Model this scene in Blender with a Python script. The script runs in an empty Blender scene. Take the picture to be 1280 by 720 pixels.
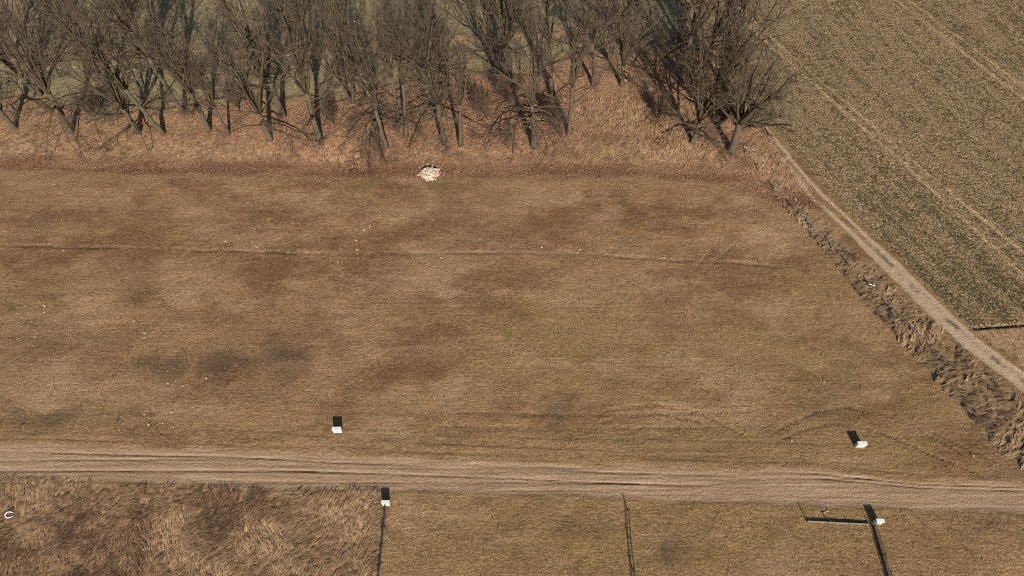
import bpy, math, random
import numpy as np
from mathutils import Vector

random.seed(7)
rng = np.random.default_rng(7)
scene = bpy.context.scene
col = scene.collection

# ------------------------------------------------------------------ camera, sky, sun, exposure
H = 60.0                      # flying height of the drone, metres
FPX = 854.0                   # focal length in photo pixels (1280 wide)
PITCH = math.radians(56.3)    # below the horizon
cam_data = bpy.data.cameras.new('camera')
cam_data.sensor_width = 36.0
cam_data.lens = 36.0 * FPX / 1280.0
cam_data.clip_start = 0.5
cam_data.clip_end = 6000.0
cam = bpy.data.objects.new('camera', cam_data)
col.objects.link(cam)
cam.location = (0, 0, H)
cam.rotation_euler = (math.pi / 2 - PITCH, 0, 0)
scene.camera = cam
scene.render.resolution_x, scene.render.resolution_y = 1024, 576

SUN_EL = math.radians(31.0)
SUN_H = Vector((0.21, -0.978, 0)).normalized()
sun_vec = Vector((SUN_H.x * math.cos(SUN_EL), SUN_H.y * math.cos(SUN_EL), math.sin(SUN_EL)))
world = bpy.data.worlds.new('World')
scene.world = world
world.use_nodes = True
wn = world.node_tree
wn.nodes.clear()
w_out = wn.nodes.new('ShaderNodeOutputWorld')
w_bg = wn.nodes.new('ShaderNodeBackground')
w_sky = wn.nodes.new('ShaderNodeTexSky')
w_sky.sky_type = 'NISHITA'
w_sky.sun_disc = False
w_sky.sun_elevation = SUN_EL
w_sky.sun_rotation = math.atan2(SUN_H.x, SUN_H.y)
w_bg.inputs['Strength'].default_value = 0.05
wn.links.new(w_sky.outputs[0], w_bg.inputs['Color'])
wn.links.new(w_bg.outputs[0], w_out.inputs['Surface'])

sun_data = bpy.data.lights.new('sun', 'SUN')
sun_data.energy = 4.2
sun_data.angle = math.radians(0.5)
sun_data.color = (1.0, 0.915, 0.79)
sun = bpy.data.objects.new('sun', sun_data)
col.objects.link(sun)
sun.location = (10, -40, 60)
sun.rotation_euler = sun_vec.to_track_quat('Z', 'Y').to_euler()

scene.view_settings.view_transform = 'Standard'
scene.view_settings.look = 'None'
scene.view_settings.gamma = 1.0
scene.view_settings.use_curve_mapping = False
scene.view_settings.exposure = 0.62
scene.cycles.filter_width = 1.0
scene.cycles.use_denoising = False

# ------------------------------------------------------------------ helpers
sP, cP = math.sin(PITCH), math.cos(PITCH)

def G(px, py):
    """survey point: photo pixel -> point on the level ground, metres"""
    u = (px - 640.0) / FPX
    v = (360.0 - py) / FPX
    dy = cP + v * sP
    dz = -sP + v * cP
    t = H / -dz
    return np.array([u * t, dy * t])

def GL(pts):
    return np.array([G(*p) for p in pts])

def tag(o, label=None, cat=None, group=None, kind=None):
    if label: o['label'] = label
    if cat: o['category'] = cat
    if group: o['group'] = group
    if kind: o['kind'] = kind
    return o

def empty(name, loc, rz=0.0):
    o = bpy.data.objects.new(name, None)
    o.empty_display_size = 0.3
    col.objects.link(o)
    o.location = loc
    o.rotation_euler = (0, 0, rz)
    return o

def mesh_np(name, verts, quads=None, tris=None, smooth=False):
    """mesh from numpy arrays"""
    me = bpy.data.meshes.new(name)
    verts = np.asarray(verts, np.float32)
    loops, starts, totals = [], [], []
    n = 0
    if quads is not None and len(quads):
        q = np.asarray(quads, np.int32)
        loops.append(q.ravel()); starts.append(np.arange(len(q), dtype=np.int32) * 4 + n)
        totals.append(np.full(len(q), 4, np.int32)); n += q.size
    if tris is not None and len(tris):
        t = np.asarray(tris, np.int32)
        loops.append(t.ravel()); starts.append(np.arange(len(t), dtype=np.int32) * 3 + n)
        totals.append(np.full(len(t), 3, np.int32)); n += t.size
    loops = np.concatenate(loops); starts = np.concatenate(starts); totals = np.concatenate(totals)
    me.vertices.add(len(verts)); me.vertices.foreach_set('co', verts.ravel())
    me.loops.add(len(loops)); me.loops.foreach_set('vertex_index', loops)
    me.polygons.add(len(starts))
    me.polygons.foreach_set('loop_start', starts)
    me.polygons.foreach_set('loop_total', totals)
    if smooth:
        me.polygons.foreach_set('use_smooth', np.ones(len(starts), bool))
    me.update(calc_edges=True)
    return me

def add_attr(me, name, data):
    a = me.attributes.new(name, 'FLOAT_COLOR', 'POINT')
    a.data.foreach_set('color', np.asarray(data, np.float32).ravel())

def add_float(me, name, data):
    a = me.attributes.new(name, 'FLOAT', 'POINT')
    a.data.foreach_set('value', np.asarray(data, np.float32).ravel())

def obj(name, me, mat, parent=None):
    o = bpy.data.objects.new(name, me)
    if mat is not None and len(me.materials) == 0:
        me.materials.append(mat)
    col.objects.link(o)
    if parent: o.parent = parent
    return o

class MB:
    """collects simple solids into one mesh"""
    def __init__(s): s.v = []; s.f = []
    def box(s, x0, x1, y0, y1, z0, z1, bev=0.0):
        b = len(s.v)
        if bev <= 0:
            s.v += [(x0,y0,z0),(x1,y0,z0),(x1,y1,z0),(x0,y1,z0),(x0,y0,z1),(x1,y0,z1),(x1,y1,z1),(x0,y1,z1)]
            s.f += [tuple(b+i for i in f) for f in ((3,2,1,0),(4,5,6,7),(0,1,5,4),(1,2,6,5),(2,3,7,6),(3,0,4,7))]
        else:   # chamfered vertical edges and top edge
            def ring(d, z):
                return [(x0+d,y0,z),(x1-d,y0,z),(x1,y0+d,z),(x1,y1-d,z),(x1-d,y1,z),(x0+d,y1,z),(x0,y1-d,z),(x0,y0+d,z)]
            def ring2(d, z):
                return [(x0+2*d,y0+d,z),(x1-2*d,y0+d,z),(x1-d,y0+2*d,z),(x1-d,y1-2*d,z),(x1-2*d,y1-d,z),(x0+2*d,y1-d,z),(x0+d,y1-2*d,z),(x0+d,y0+2*d,z)]
            s.v += ring(bev, z0) + ring(bev, z1-bev) + ring2(bev, z1)
            for k in range(2):
                for i in range(8):
                    j = (i+1) % 8
                    s.f.append((b+8*k+i, b+8*k+j, b+8*k+8+j, b+8*k+8+i))
            s.f.append(tuple(b+16+i for i in range(8)))
            s.f.append(tuple(b+7-i for i in range(8)))
    def tube(s, pts, rad, n=6):
        pts = [Vector(p) for p in pts]
        if not isinstance(rad, (list, tuple)): rad = [rad]*len(pts)
        b = len(s.v)
        for i, p in enumerate(pts):
            d = (pts[min(i+1, len(pts)-1)] - pts[max(i-1, 0)]).normalized()
            a = d.orthogonal().normalized() if i == 0 else (a - d*a.dot(d)).normalized()
            c = d.cross(a)
            for k in range(n):
                t = 2*math.pi*k/n
                s.v.append(tuple(p + (a*math.cos(t) + c*math.sin(t))*rad[i]))
        for i in range(len(pts)-1):
            for k in range(n):
                k2 = (k+1) % n
                s.f.append((b+i*n+k, b+i*n+k2, b+(i+1)*n+k2, b+(i+1)*n+k))
        s.f.append(tuple(b+n-1-k for k in range(n)))
        s.f.append(tuple(b+(len(pts)-1)*n+k for k in range(n)))
    def mesh(s, name, smooth=False):
        me = bpy.data.meshes.new(name); me.from_pydata(s.v, [], s.f); me.update()
        if smooth:
            me.polygons.foreach_set('use_smooth', np.ones(len(me.polygons), bool))
        return me
    def build(s, name, mat, parent=None, smooth=False):
        return obj(name, s.mesh(name, smooth), mat, parent)

# ---- numpy noise
_perm = rng.permutation(4096)
def _hash(ix, iy, seed):
    h = (ix * 73856093) ^ (iy * 19349663) ^ (seed * 83492791)
    h = (h ^ (h >> 13)) * 1274126177
    h = h ^ (h >> 16)
    return (h & 0xFFFF) / 65535.0
def vnoise(x, y, seed=0):
    xf = np.floor(x); yf = np.floor(y)
    ix = xf.astype(np.int64); iy = yf.astype(np.int64)
    fx = x - xf; fy = y - yf
    fx = fx*fx*(3-2*fx); fy = fy*fy*(3-2*fy)
    a = _hash(ix, iy, seed); b = _hash(ix+1, iy, seed)
    c = _hash(ix, iy+1, seed); d = _hash(ix+1, iy+1, seed)
    return (a*(1-fx)+b*fx)*(1-fy) + (c*(1-fx)+d*fx)*fy
def fbm(x, y, oct=4, seed=0, gain=0.5):
    s = 0; a = 1; t = 0
    for o in range(oct):
        s = s + a*vnoise(x*2**o + 17.3*o, y*2**o - 9.1*o, seed+o*31)
        t += a; a *= gain
    return s/t          # 0..1
def sstep(a, b, x):
    t = np.clip((x-a)/(b-a), 0, 1)
    return t*t*(3-2*t)
def polydist(x, y, P):
    """distance to a polyline, signed (right of travel > 0), and run length along it"""
    best = np.full(x.shape, 1e9); sg = np.zeros(x.shape); run = np.zeros(x.shape)
    acc = 0.0
    n = len(P)
    for i in range(n-1):
        ax, ay = P[i]; bx, by = P[i+1]
        dx, dy = bx-ax, by-ay
        L = math.hypot(dx, dy)
        t = ((x-ax)*dx + (y-ay)*dy)/(L*L)
        lo = -1e9 if i == 0 else 0.0
        hi = 1e9 if i == n-2 else 1.0
        tc = np.clip(t, lo, hi)
        ex = x-(ax+tc*dx); ey = y-(ay+tc*dy)
        d = np.hypot(ex, ey)
        cr = (dx*ey - dy*ex)
        m = d < best
        best = np.where(m, d, best)
        sg = np.where(m, -np.sign(cr), sg)
        run = np.where(m, acc + tc*L, run)
        acc += L
    return best*np.where(sg == 0, 1, sg), run

# ------------------------------------------------------------------ surveyed lines (photo pixels on the ground plane)
def curve(pts):
    w = GL(pts)
    return w[:, 0], w[:, 1]
ROAD_N = curve([(-40,556),(0,557),(150,561),(300,564),(420,571),(600,577),(760,583),(900,587),(1020,590),(1150,604),(1290,608)])
ROAD_S = curve([(-40,595),(0,597),(150,604),(300,609),(480,613),(640,619),(800,627),(1000,633),(1150,638),(1290,641)])
WOOD_S = curve([(-200,212),(0,214),(150,218),(400,222),(640,222),(800,222),(880,229),(940,246),(990,262)])
BAND_N = curve([(-200,192),(0,195),(150,198),(400,205),(640,206),(800,205),(880,208),(940,218),(990,240)])
LITTER_N = curve([(-200,118),(0,122),(200,128),(420,122),(500,104),(560,88),(700,80),(860,66),(940,40)])
FURROW = curve([(-100,305),(0,306),(150,310),(300,314),(450,317),(600,316),(750,319),(880,327),(985,334)])
PATH_B = curve([(-200,66),(0,68),(100,66),(200,66),(420,60),(560,52),(700,44),(860,30)])
TRACK = GL([(905,95),(930,135),(957,167),(992,211),(1020,243),(1062,282),(1110,328),(1160,378),(1215,430),(1280,478),(1340,522)])
DITCH = GL([(925,180),(950,205),(990,256),(1022,288),(1078,348),(1125,397),(1170,437),(1212,482),(1258,528),(1310,580)])
def yint(c, x):
    return np.interp(x, c[0], c[1])
TRAM = [GL([(935,20),(983,64),(1150,208),(1290,325)]), GL([(950,45),(1031,118),(1129,204),(1290,354)]),
        GL([(1112,-6),(1119,0),(1280,124),(1290,132)]), GL([(1128,-6),(1135,0),(1280,108),(1290,116)])]
CROP_END = GL([(1205,411),(1235,409),(1290,405)])

def ppm(py):
    """photo pixels per metre (across, up) on the ground in that row"""
    a = math.atan((py-360)/FPX); dep = PITCH + a
    z = H/math.sin(dep)*math.cos(a)
    return FPX/z, FPX/z*math.sin(dep)

# colour patches of the meadow: px, py, rx, ry, channel, amount
# channels: d dark humus, p pale dry grass, g green, r reddish brown, o olive
PATCH = [
 (283,452,46,24,'d',.8),(352,450,34,30,'d',.5),(200,458,36,16,'d',.6),(535,462,50,22,'r',.8),(520,410,60,14,'r',.5),
 (705,512,18,16,'d',.6),(55,520,70,16,'d',.55),(40,430,60,40,'d',.3),(165,375,14,16,'d',.35),(50,278,20,8,'d',.4),(215,230,14,5,'d',.4),
 (1080,440,40,14,'d',.35),(1020,500,40,22,'d',.3),(970,545,26,14,'d',.35),(840,680,26,18,'d',.55),(1240,655,70,24,'d',.25),
 (470,245,120,14,'r',.35),(330,280,70,40,'r',.5),(340,330,60,22,'r',.7),(480,345,40,30,'r',.7),(560,380,70,16,'r',.6),(660,300,80,26,'r',.5),
 (60,318,80,20,'r',.6),(150,320,90,12,'r',.5),(830,270,40,30,'r',.4),(930,470,70,30,'r',.3),(320,410,60,20,'r',.3),(250,490,100,20,'r',.4),
 (520,345,46,26,'p',.6),(242,268,40,16,'p',.5),(60,470,60,30,'p',.4),(135,490,70,14,'p',.35),(590,300,60,22,'p',.25),(760,360,90,30,'p',.25),
 (130,355,50,26,'p',.35),(230,350,80,20,'p',.35),(250,510,60,12,'p',.4),(860,440,90,30,'p',.2),(620,250,100,18,'p',.3),(110,410,40,20,'p',.3),
 (985,290,60,30,'p',.35),(530,500,60,20,'p',.25),(1190,520,60,20,'p',.15),
 (458,230,26,7,'g',.5),(560,230,24,5,'g',.5),(629,413,8,4,'g',.9),(210,365,30,8,'g',.2),(20,240,40,20,'g',.25),(940,230,50,6,'g',.45),
 (700,390,160,40,'o',.5),(900,440,160,50,'o',.6),(1080,480,150,60,'o',.9),(1010,360,70,40,'o',.5),(1180,560,130,30,'o',.8),(820,545,120,16,'o',.7),
 (450,545,160,12,'o',.5),(110,520,160,20,'o',.6),(200,300,120,40,'o',.3),(800,670,420,50,'o',.6),(1000,560,280,40,'o',.6),(760,450,200,60,'o',.5),(60,360,60,40,'o',.4),
]
PW = []
for (px, py, rx, ry, ch, am) in PATCH:
    c = G(px, py); a, b = ppm(py)
    PW.append((c[0], c[1], rx/a, ry/b, ch, am))

def furrow_path(x):
    return yint(FURROW, x)

# tyre marks in the grass near the road, photo pixels
TYRES = [GL(p) for p in (
 [(725,523),(770,511),(820,506),(860,512),(890,522),(925,541),(948,556)],
 [(735,532),(780,521),(825,517),(865,524),(900,538)],
 [(955,548),(985,530),(1020,515),(1060,509),(1100,515),(1150,533),(1200,556),(1250,580)],
 [(968,555),(1000,538),(1040,528),(1080,533),(1130,552),(1180,575),(1240,600)],
 [(1140,533),(1185,556),(1215,575)],
 [(560,515),(720,519),(950,514)],[(540,532),(700,536),(900,533)],
 [(885,335),(905,318),(925,298)],[(868,336),(885,318),(900,300)],
 [(110,640),(128,622),(150,606)],[(92,634),(110,617),(128,604)],
)]

def fields(x, y):
    """height and surface masks of the land at world x, y (arrays)"""
    x = np.asarray(x, float); y = np.asarray(y, float)
    near = sstep(130, 80, np.abs(x)) * sstep(150, 100, y) * sstep(-20, 4, y)
    wx = x + 5.0*(fbm(x*.3, y*.3, 5, 5, .6)-.5); wy = y + 4.0*(fbm(x*.3, y*.3, 5, 9, .6)-.5)
    F = {}
    jit = (fbm(x*.6, y*.6, 4, 11)-.5)
    yN0 = yint(ROAD_N, x); yS0 = yint(ROAD_S, x)
    jl = (fbm(x*.25, y*1.5, 4, 12)-.5)
    yN = yN0 + jl*1.1; yS = yS0 + jl*.8
    road = sstep(-.7, .45, yN - y) * sstep(-.6, .6, y - yS)
    td, trun = polydist(x, y, TRACK)
    td = -td                                          # east of the track > 0
    dd, drun = polydist(x, y, DITCH)
    jt = (fbm(x*.8, y*.8, 3, 23)-.5)
    narrow = sstep(26, 34, trun)                      # below here the two ruts merge into one pale lane
    tw = np.abs(td + jt*.35)
    lane = sstep(1.25, .85, tw)
    ruts = np.maximum(sstep(.36, .14, np.abs(td+jt*.25-.6)), sstep(.42, .16, np.abs(td+jt*.25+.6)))
    mid = sstep(.38, .12, np.abs(td - .15 + jt*.6)) * sstep(.40, .62, fbm(x*.9, y*.9, 3, 41)) * narrow
    track = np.clip(ruts*(1-narrow) + lane*narrow, 0, 1)
    south_of_wood = y < yint(WOOD_S, x)
    # ditch strip widens downhill
    dw = 1.1 + 1.6*sstep(10, 40, drun)
    ditch = sstep(dw+.35, dw-.25, np.abs(dd + jit*.8)) * sstep(4, 9, drun)
    ditch = ditch*(1-np.clip(sstep(1.7,1.3,tw)*1.0,0,1))
    east = sstep(1.3, 2.0, td + jt*.8)                 # right of the farm track
    # crop: right of the track, ends at the little step
    cy = np.interp(x, CROP_END[:, 0], CROP_END[:, 1])
    crop = east * sstep(-.15, .15, y - cy + jt*.2) 
    wild_e = east * (1-crop)
    west = sstep(.5, -.5, td)
    wy0 = yint(WOOD_S, x) + jit*1.0
    band_n = yint(BAND_N, x) + jit*1.0
    lit_n = yint(LITTER_N, x) + (fbm(x*.12, y*.12, 3, 61)-.5)*8
    wood = sstep(-.7, 1.0, y - wy0) * west * sstep(3.5, -3.5, y - lit_n + 6*(fbm(x*.7, y*.7, 3, 63)-.5))
    band = sstep(-.6, 1.1, y - wy0) * sstep(1.6, -.8, y - band_n) * west*(.55+.45*sstep(.35,.6,fbm(x*.25,y*.9,3,17)))
    back = sstep(-3.5, 3.5, y - lit_n + 6*(fbm(x*.7, y*.7, 3, 63)-.5)) * west            # field beyond the trees
    plot = sstep(.1, -.3, y - yS)
    # the plots: left one is rough long grass
    xl = G(481, 660)[0]
    rough = plot * sstep(.4, -.4, x - xl + jit*1.0)
    meadow = np.clip(1 - np.maximum.reduce([road, wood, crop, plot, ditch, wild_e, back]), 0, 1)
    # path behind the trees
    pb = yint(PATH_B, x)
    bpath = sstep(1.4, .8, np.abs(y - pb + jit*1.4)) * sstep(.35, .55, fbm(x*.15, y*.15, 3, 77)) * west
    # patches
    ch = {k: np.zeros(x.shape) for k in 'dpgro'}
    for (cx, cy_, rx, ry, k, am) in PW:
        q = ((wx-cx)/rx)**2 + ((wy-cy_)/ry)**2
        ch[k] = np.maximum(ch[k], am*1.15*np.exp(-q**1.4))
    mott = fbm(x*.12, y*.22, 7, 101, .68); mott2 = fbm(x*.4, y*.9, 5, 131, .65)
    dark = np.clip(ch['d']*(.75+1.0*mott2) + .4*sstep(.54, .72, mott2)*(meadow+plot)*sstep(.42,.62,fbm(x*.06,y*.08,2,107)), 0, 1)
    red = np.clip(ch['r']*(.5+1.2*mott2) + .65*sstep(.47, .64, mott) + .30*sstep(30, 48, y)*sstep(.3, .6, mott2), 0, 1)*(meadow+plot*.4)
    pale = np.clip(ch['p']*(.6+1.1*mott2) + .6*sstep(.5, .7, fbm(x*.18, y*.42, 7, 151, .68)), 0, 1)
    green = np.clip(ch['g']*(.5+mott2), 0, 1)
    olive = np.clip(ch['o']*(.4+1.1*mott), 0, 1)
    F['dark'] = dark; F['red'] = red; F['pale'] = pale; F['green'] = green; F['olive'] = olive
    # heights
    z = .22*(fbm(x*.04, y*.04, 3, 3)-.5)
    z = z + .10*(fbm(x*.5, y*.7, 3, 13)-.5)*(1-road)*(1-track)
    z = z + (meadow+plot)*.045*(fbm(x*2.2, y*2.2, 2, 19)-.5)
    # furrow across the meadow with cast-up clods
    fy = furrow_path(x) + .35*(fbm(x*.35, x*0, 3, 29)-.5)
    fm = meadow*sstep(G(1000,334)[0], G(960,333)[0], x)
    fdeep = .35+.65*sstep(.35, .6, fbm(x*.22, x*0+3, 3, 33))
    dv = y - fy
    furrow = np.exp(-(dv/.13)**2)*fm*fdeep
    z = z - .11*furrow + .02*np.exp(-((dv-.34)/.2)**2)*fm*fbm(x*1.5, y*1.5, 2, 37)
    F['furrow'] = furrow
    F['clod'] = np.exp(-((dv-.3)/.35)**2)*fm
    # tyre marks
    tm = np.zeros(x.shape)
    for i, P in enumerate(TYRES):
        d, run = polydist(x, y, P)
        Ltot = np.hypot(*np.diff(P, axis=0).T).sum()
        on = (run > 0) & (run < Ltot)
        m = np.exp(-(np.abs(d)/.17)**4)*on*sstep(0, 1.5, run)*sstep(0, 1.5, Ltot-run)
        tread = .5+.5*np.sign(np.sin(run*2*math.pi/.42 + np.sign(d)*1.2))
        tm = np.maximum(tm, m*(.45+.55*tread))
    F['tyre'] = tm*np.clip(meadow+rough, 0, 1)
    z = z - .07*F['tyre']
    # lines left by machines along the road
    swath = meadow*sstep(8, 1.5, y - yN0)*sstep(-.2, .4, y-yN0)
    streak = fbm(x*.05, (y-yN0)*2.6, 4, 43, .65)
    z = z - .035*swath*sstep(.5, .75, streak)
    F['streak'] = swath*sstep(.5, .7, streak)
    # road relief: long ridges and wheel ruts
    u = (y - yS0)/np.maximum(yN0-yS0, .5)
    wob = (fbm(x*.03, y*0, 2, 53)-.5)*.25
    lines = fbm(x*.03, (y+wob)*3.0, 4, 59, .65)
    fine = fbm(x*.35, (y+wob)*7.0, 3, 63, .6)
    z = z - road*(.03 + .07*sstep(.50, .78, lines) + .04*fine)
    rutn = np.exp(-((u-.83+wob*.06)/.022)**2)*sstep(.45, .62, fbm(x*.09, x*0+7, 3, 67))
    rutm = np.exp(-((u-.52+wob*.05)/.02)**2)*sstep(.5, .66, fbm(x*.08, x*0+17, 3, 71))
    rut0 = np.exp(-((u-.96+wob*.05)/.018)**2)*sstep(.42, .6, fbm(x*.1, x*0+27, 3, 73))
    rr = np.maximum(np.maximum(rutn, rutm), rut0)*sstep(-.05,.02,u)*sstep(1.1,1.0,u)
    z = z - .10*rr
    F['rut'] = rr
    F['lines'] = road*lines; F['fine'] = fine
    edge = np.exp(-((y-yS+.15)/.22)**2)                # low verge south of the road
    z = z + .07*edge*fbm(x*.8, y*.8, 2, 79)
    F['verge'] = np.exp(-((y-yS+.25)/.35)**2)*sstep(.3, .6, fbm(x*.3, y*.5, 3, 83)) + np.exp(-((y-yN-.2)/.3)**2)*.6*sstep(.35,.6,fbm(x*.3, y*.5, 3, 87))
    # wood bank
    z = z - .16*sstep(-.6, 1.4, y-yint(WOOD_S, x))*west + .4*sstep(0, 4, y-yint(BAND_N, x))*west*sstep(.5,-.5,y-lit_n) + wood*.18*(fbm(x*.35, y*.35, 3, 91)-.5)
    # ditch, farm track, crop
    z = z - .35*ditch*sstep(dw+.4, .2, np.abs(dd)) + .25*ditch*(fbm(x*1.1, y*1.1, 3, 93)-.5)
    z = z - track*.10*(.6+.4*ruts) + .05*mid
    z = z + crop*.06*(fbm(x*1.8, y*1.8, 2, 97)-.5)
    z = z - .38*np.exp(-((y-cy)/.13)**2)*east
    tram = np.zeros(x.shape)
    for P in TRAM:
        d, run = polydist(x, y, P)
        tram = np.maximum(tram, np.exp(-((d+jt*.25)/.26)**4))
    tram = tram*crop
    z = z - .07*tram
    z = z*near
    F['cropedge_shade'] = np.exp(-((y-cy)/.16)**2)*east  # shade line along the crop edge, put into the ground colour
    F.update(z=z, road=road, track=track, mid=mid, ditch=ditch, crop=crop, wild=wild_e, wood=wood, band=band, back=back,
             plot=plot, rough=rough, meadow=meadow, bpath=bpath, tram=tram, td=td, dd=dd, trun=trun, drun=drun, near=near, east=east)
    return F

def zat(x, y):
    return float(fields(np.array([x]), np.array([y]))['z'][0])

# ------------------------------------------------------------------ materials
def new_mat(name):
    m = bpy.data.materials.new(name); m.use_nodes = True
    nt = m.node_tree; nt.nodes.clear()
    out = nt.nodes.new('ShaderNodeOutputMaterial'); bs = nt.nodes.new('ShaderNodeBsdfPrincipled')
    nt.links.new(bs.outputs[0], out.inputs['Surface'])
    bs.inputs['Roughness'].default_value = .9
    bs.inputs['Specular IOR Level'].default_value = .15
    return m, nt, bs
def nnoise(nt, scale, detail=4, rough=.6, vec=None, dist=0.0):
    n = nt.nodes.new('ShaderNodeTexNoise'); n.inputs['Scale'].default_value = scale
    n.inputs['Detail'].default_value = detail; n.inputs['Roughness'].default_value = rough
    n.inputs['Distortion'].default_value = dist
    if vec: nt.links.new(vec, n.inputs['Vector'])
    return n.outputs['Fac']
def nramp(nt, fac, stops):
    r = nt.nodes.new('ShaderNodeValToRGB'); e = r.color_ramp.elements
    while len(e) > 1: e.remove(e[-1])
    e[0].position = stops[0][0]; e[0].color = (*stops[0][1], 1)
    for p, c in stops[1:]:
        k = e.new(p); k.color = (*c, 1)
    nt.links.new(fac, r.inputs['Fac']); return r.outputs['Color']
def nmix(nt, fac, a, b, mode='MIX'):
    m = nt.nodes.new('ShaderNodeMix'); m.data_type = 'RGBA'; m.blend_type = mode
    if isinstance(fac, (int, float)): m.inputs[0].default_value = fac
    else: nt.links.new(fac, m.inputs[0])
    for i, s in ((6, a), (7, b)):
        if isinstance(s, tuple): m.inputs[i].default_value = (*s, 1)
        else: nt.links.new(s, m.inputs[i])
    return m.outputs[2]
def nmath(nt, op, a, b=None, clamp=False):
    m = nt.nodes.new('ShaderNodeMath'); m.operation = op; m.use_clamp = clamp
    for i, s in enumerate((a, b)):
        if s is None: continue
        if isinstance(s, (int, float)): m.inputs[i].default_value = s
        else: nt.links.new(s, m.inputs[i])
    return m.outputs[0]
def nattr(nt, name):
    a = nt.nodes.new('ShaderNodeAttribute'); a.attribute_name = name; return a
def nbump(nt, bs, h, strength, dist):
    b = nt.nodes.new('ShaderNodeBump'); b.inputs['Strength'].default_value = strength; b.inputs['Distance'].default_value = dist
    nt.links.new(h, b.inputs['Height']); nt.links.new(b.outputs[0], bs.inputs['Normal'])
def ncoord(nt, scale=None):
    t = nt.nodes.new('ShaderNodeTexCoord')
    if scale is None: return t.outputs['Object']
    m = nt.nodes.new('ShaderNodeMapping'); m.inputs['Scale'].default_value = scale
    nt.links.new(t.outputs['Object'], m.inputs['Vector']); return m.outputs[0]

def gray(v): return (v, v, v)

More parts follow.
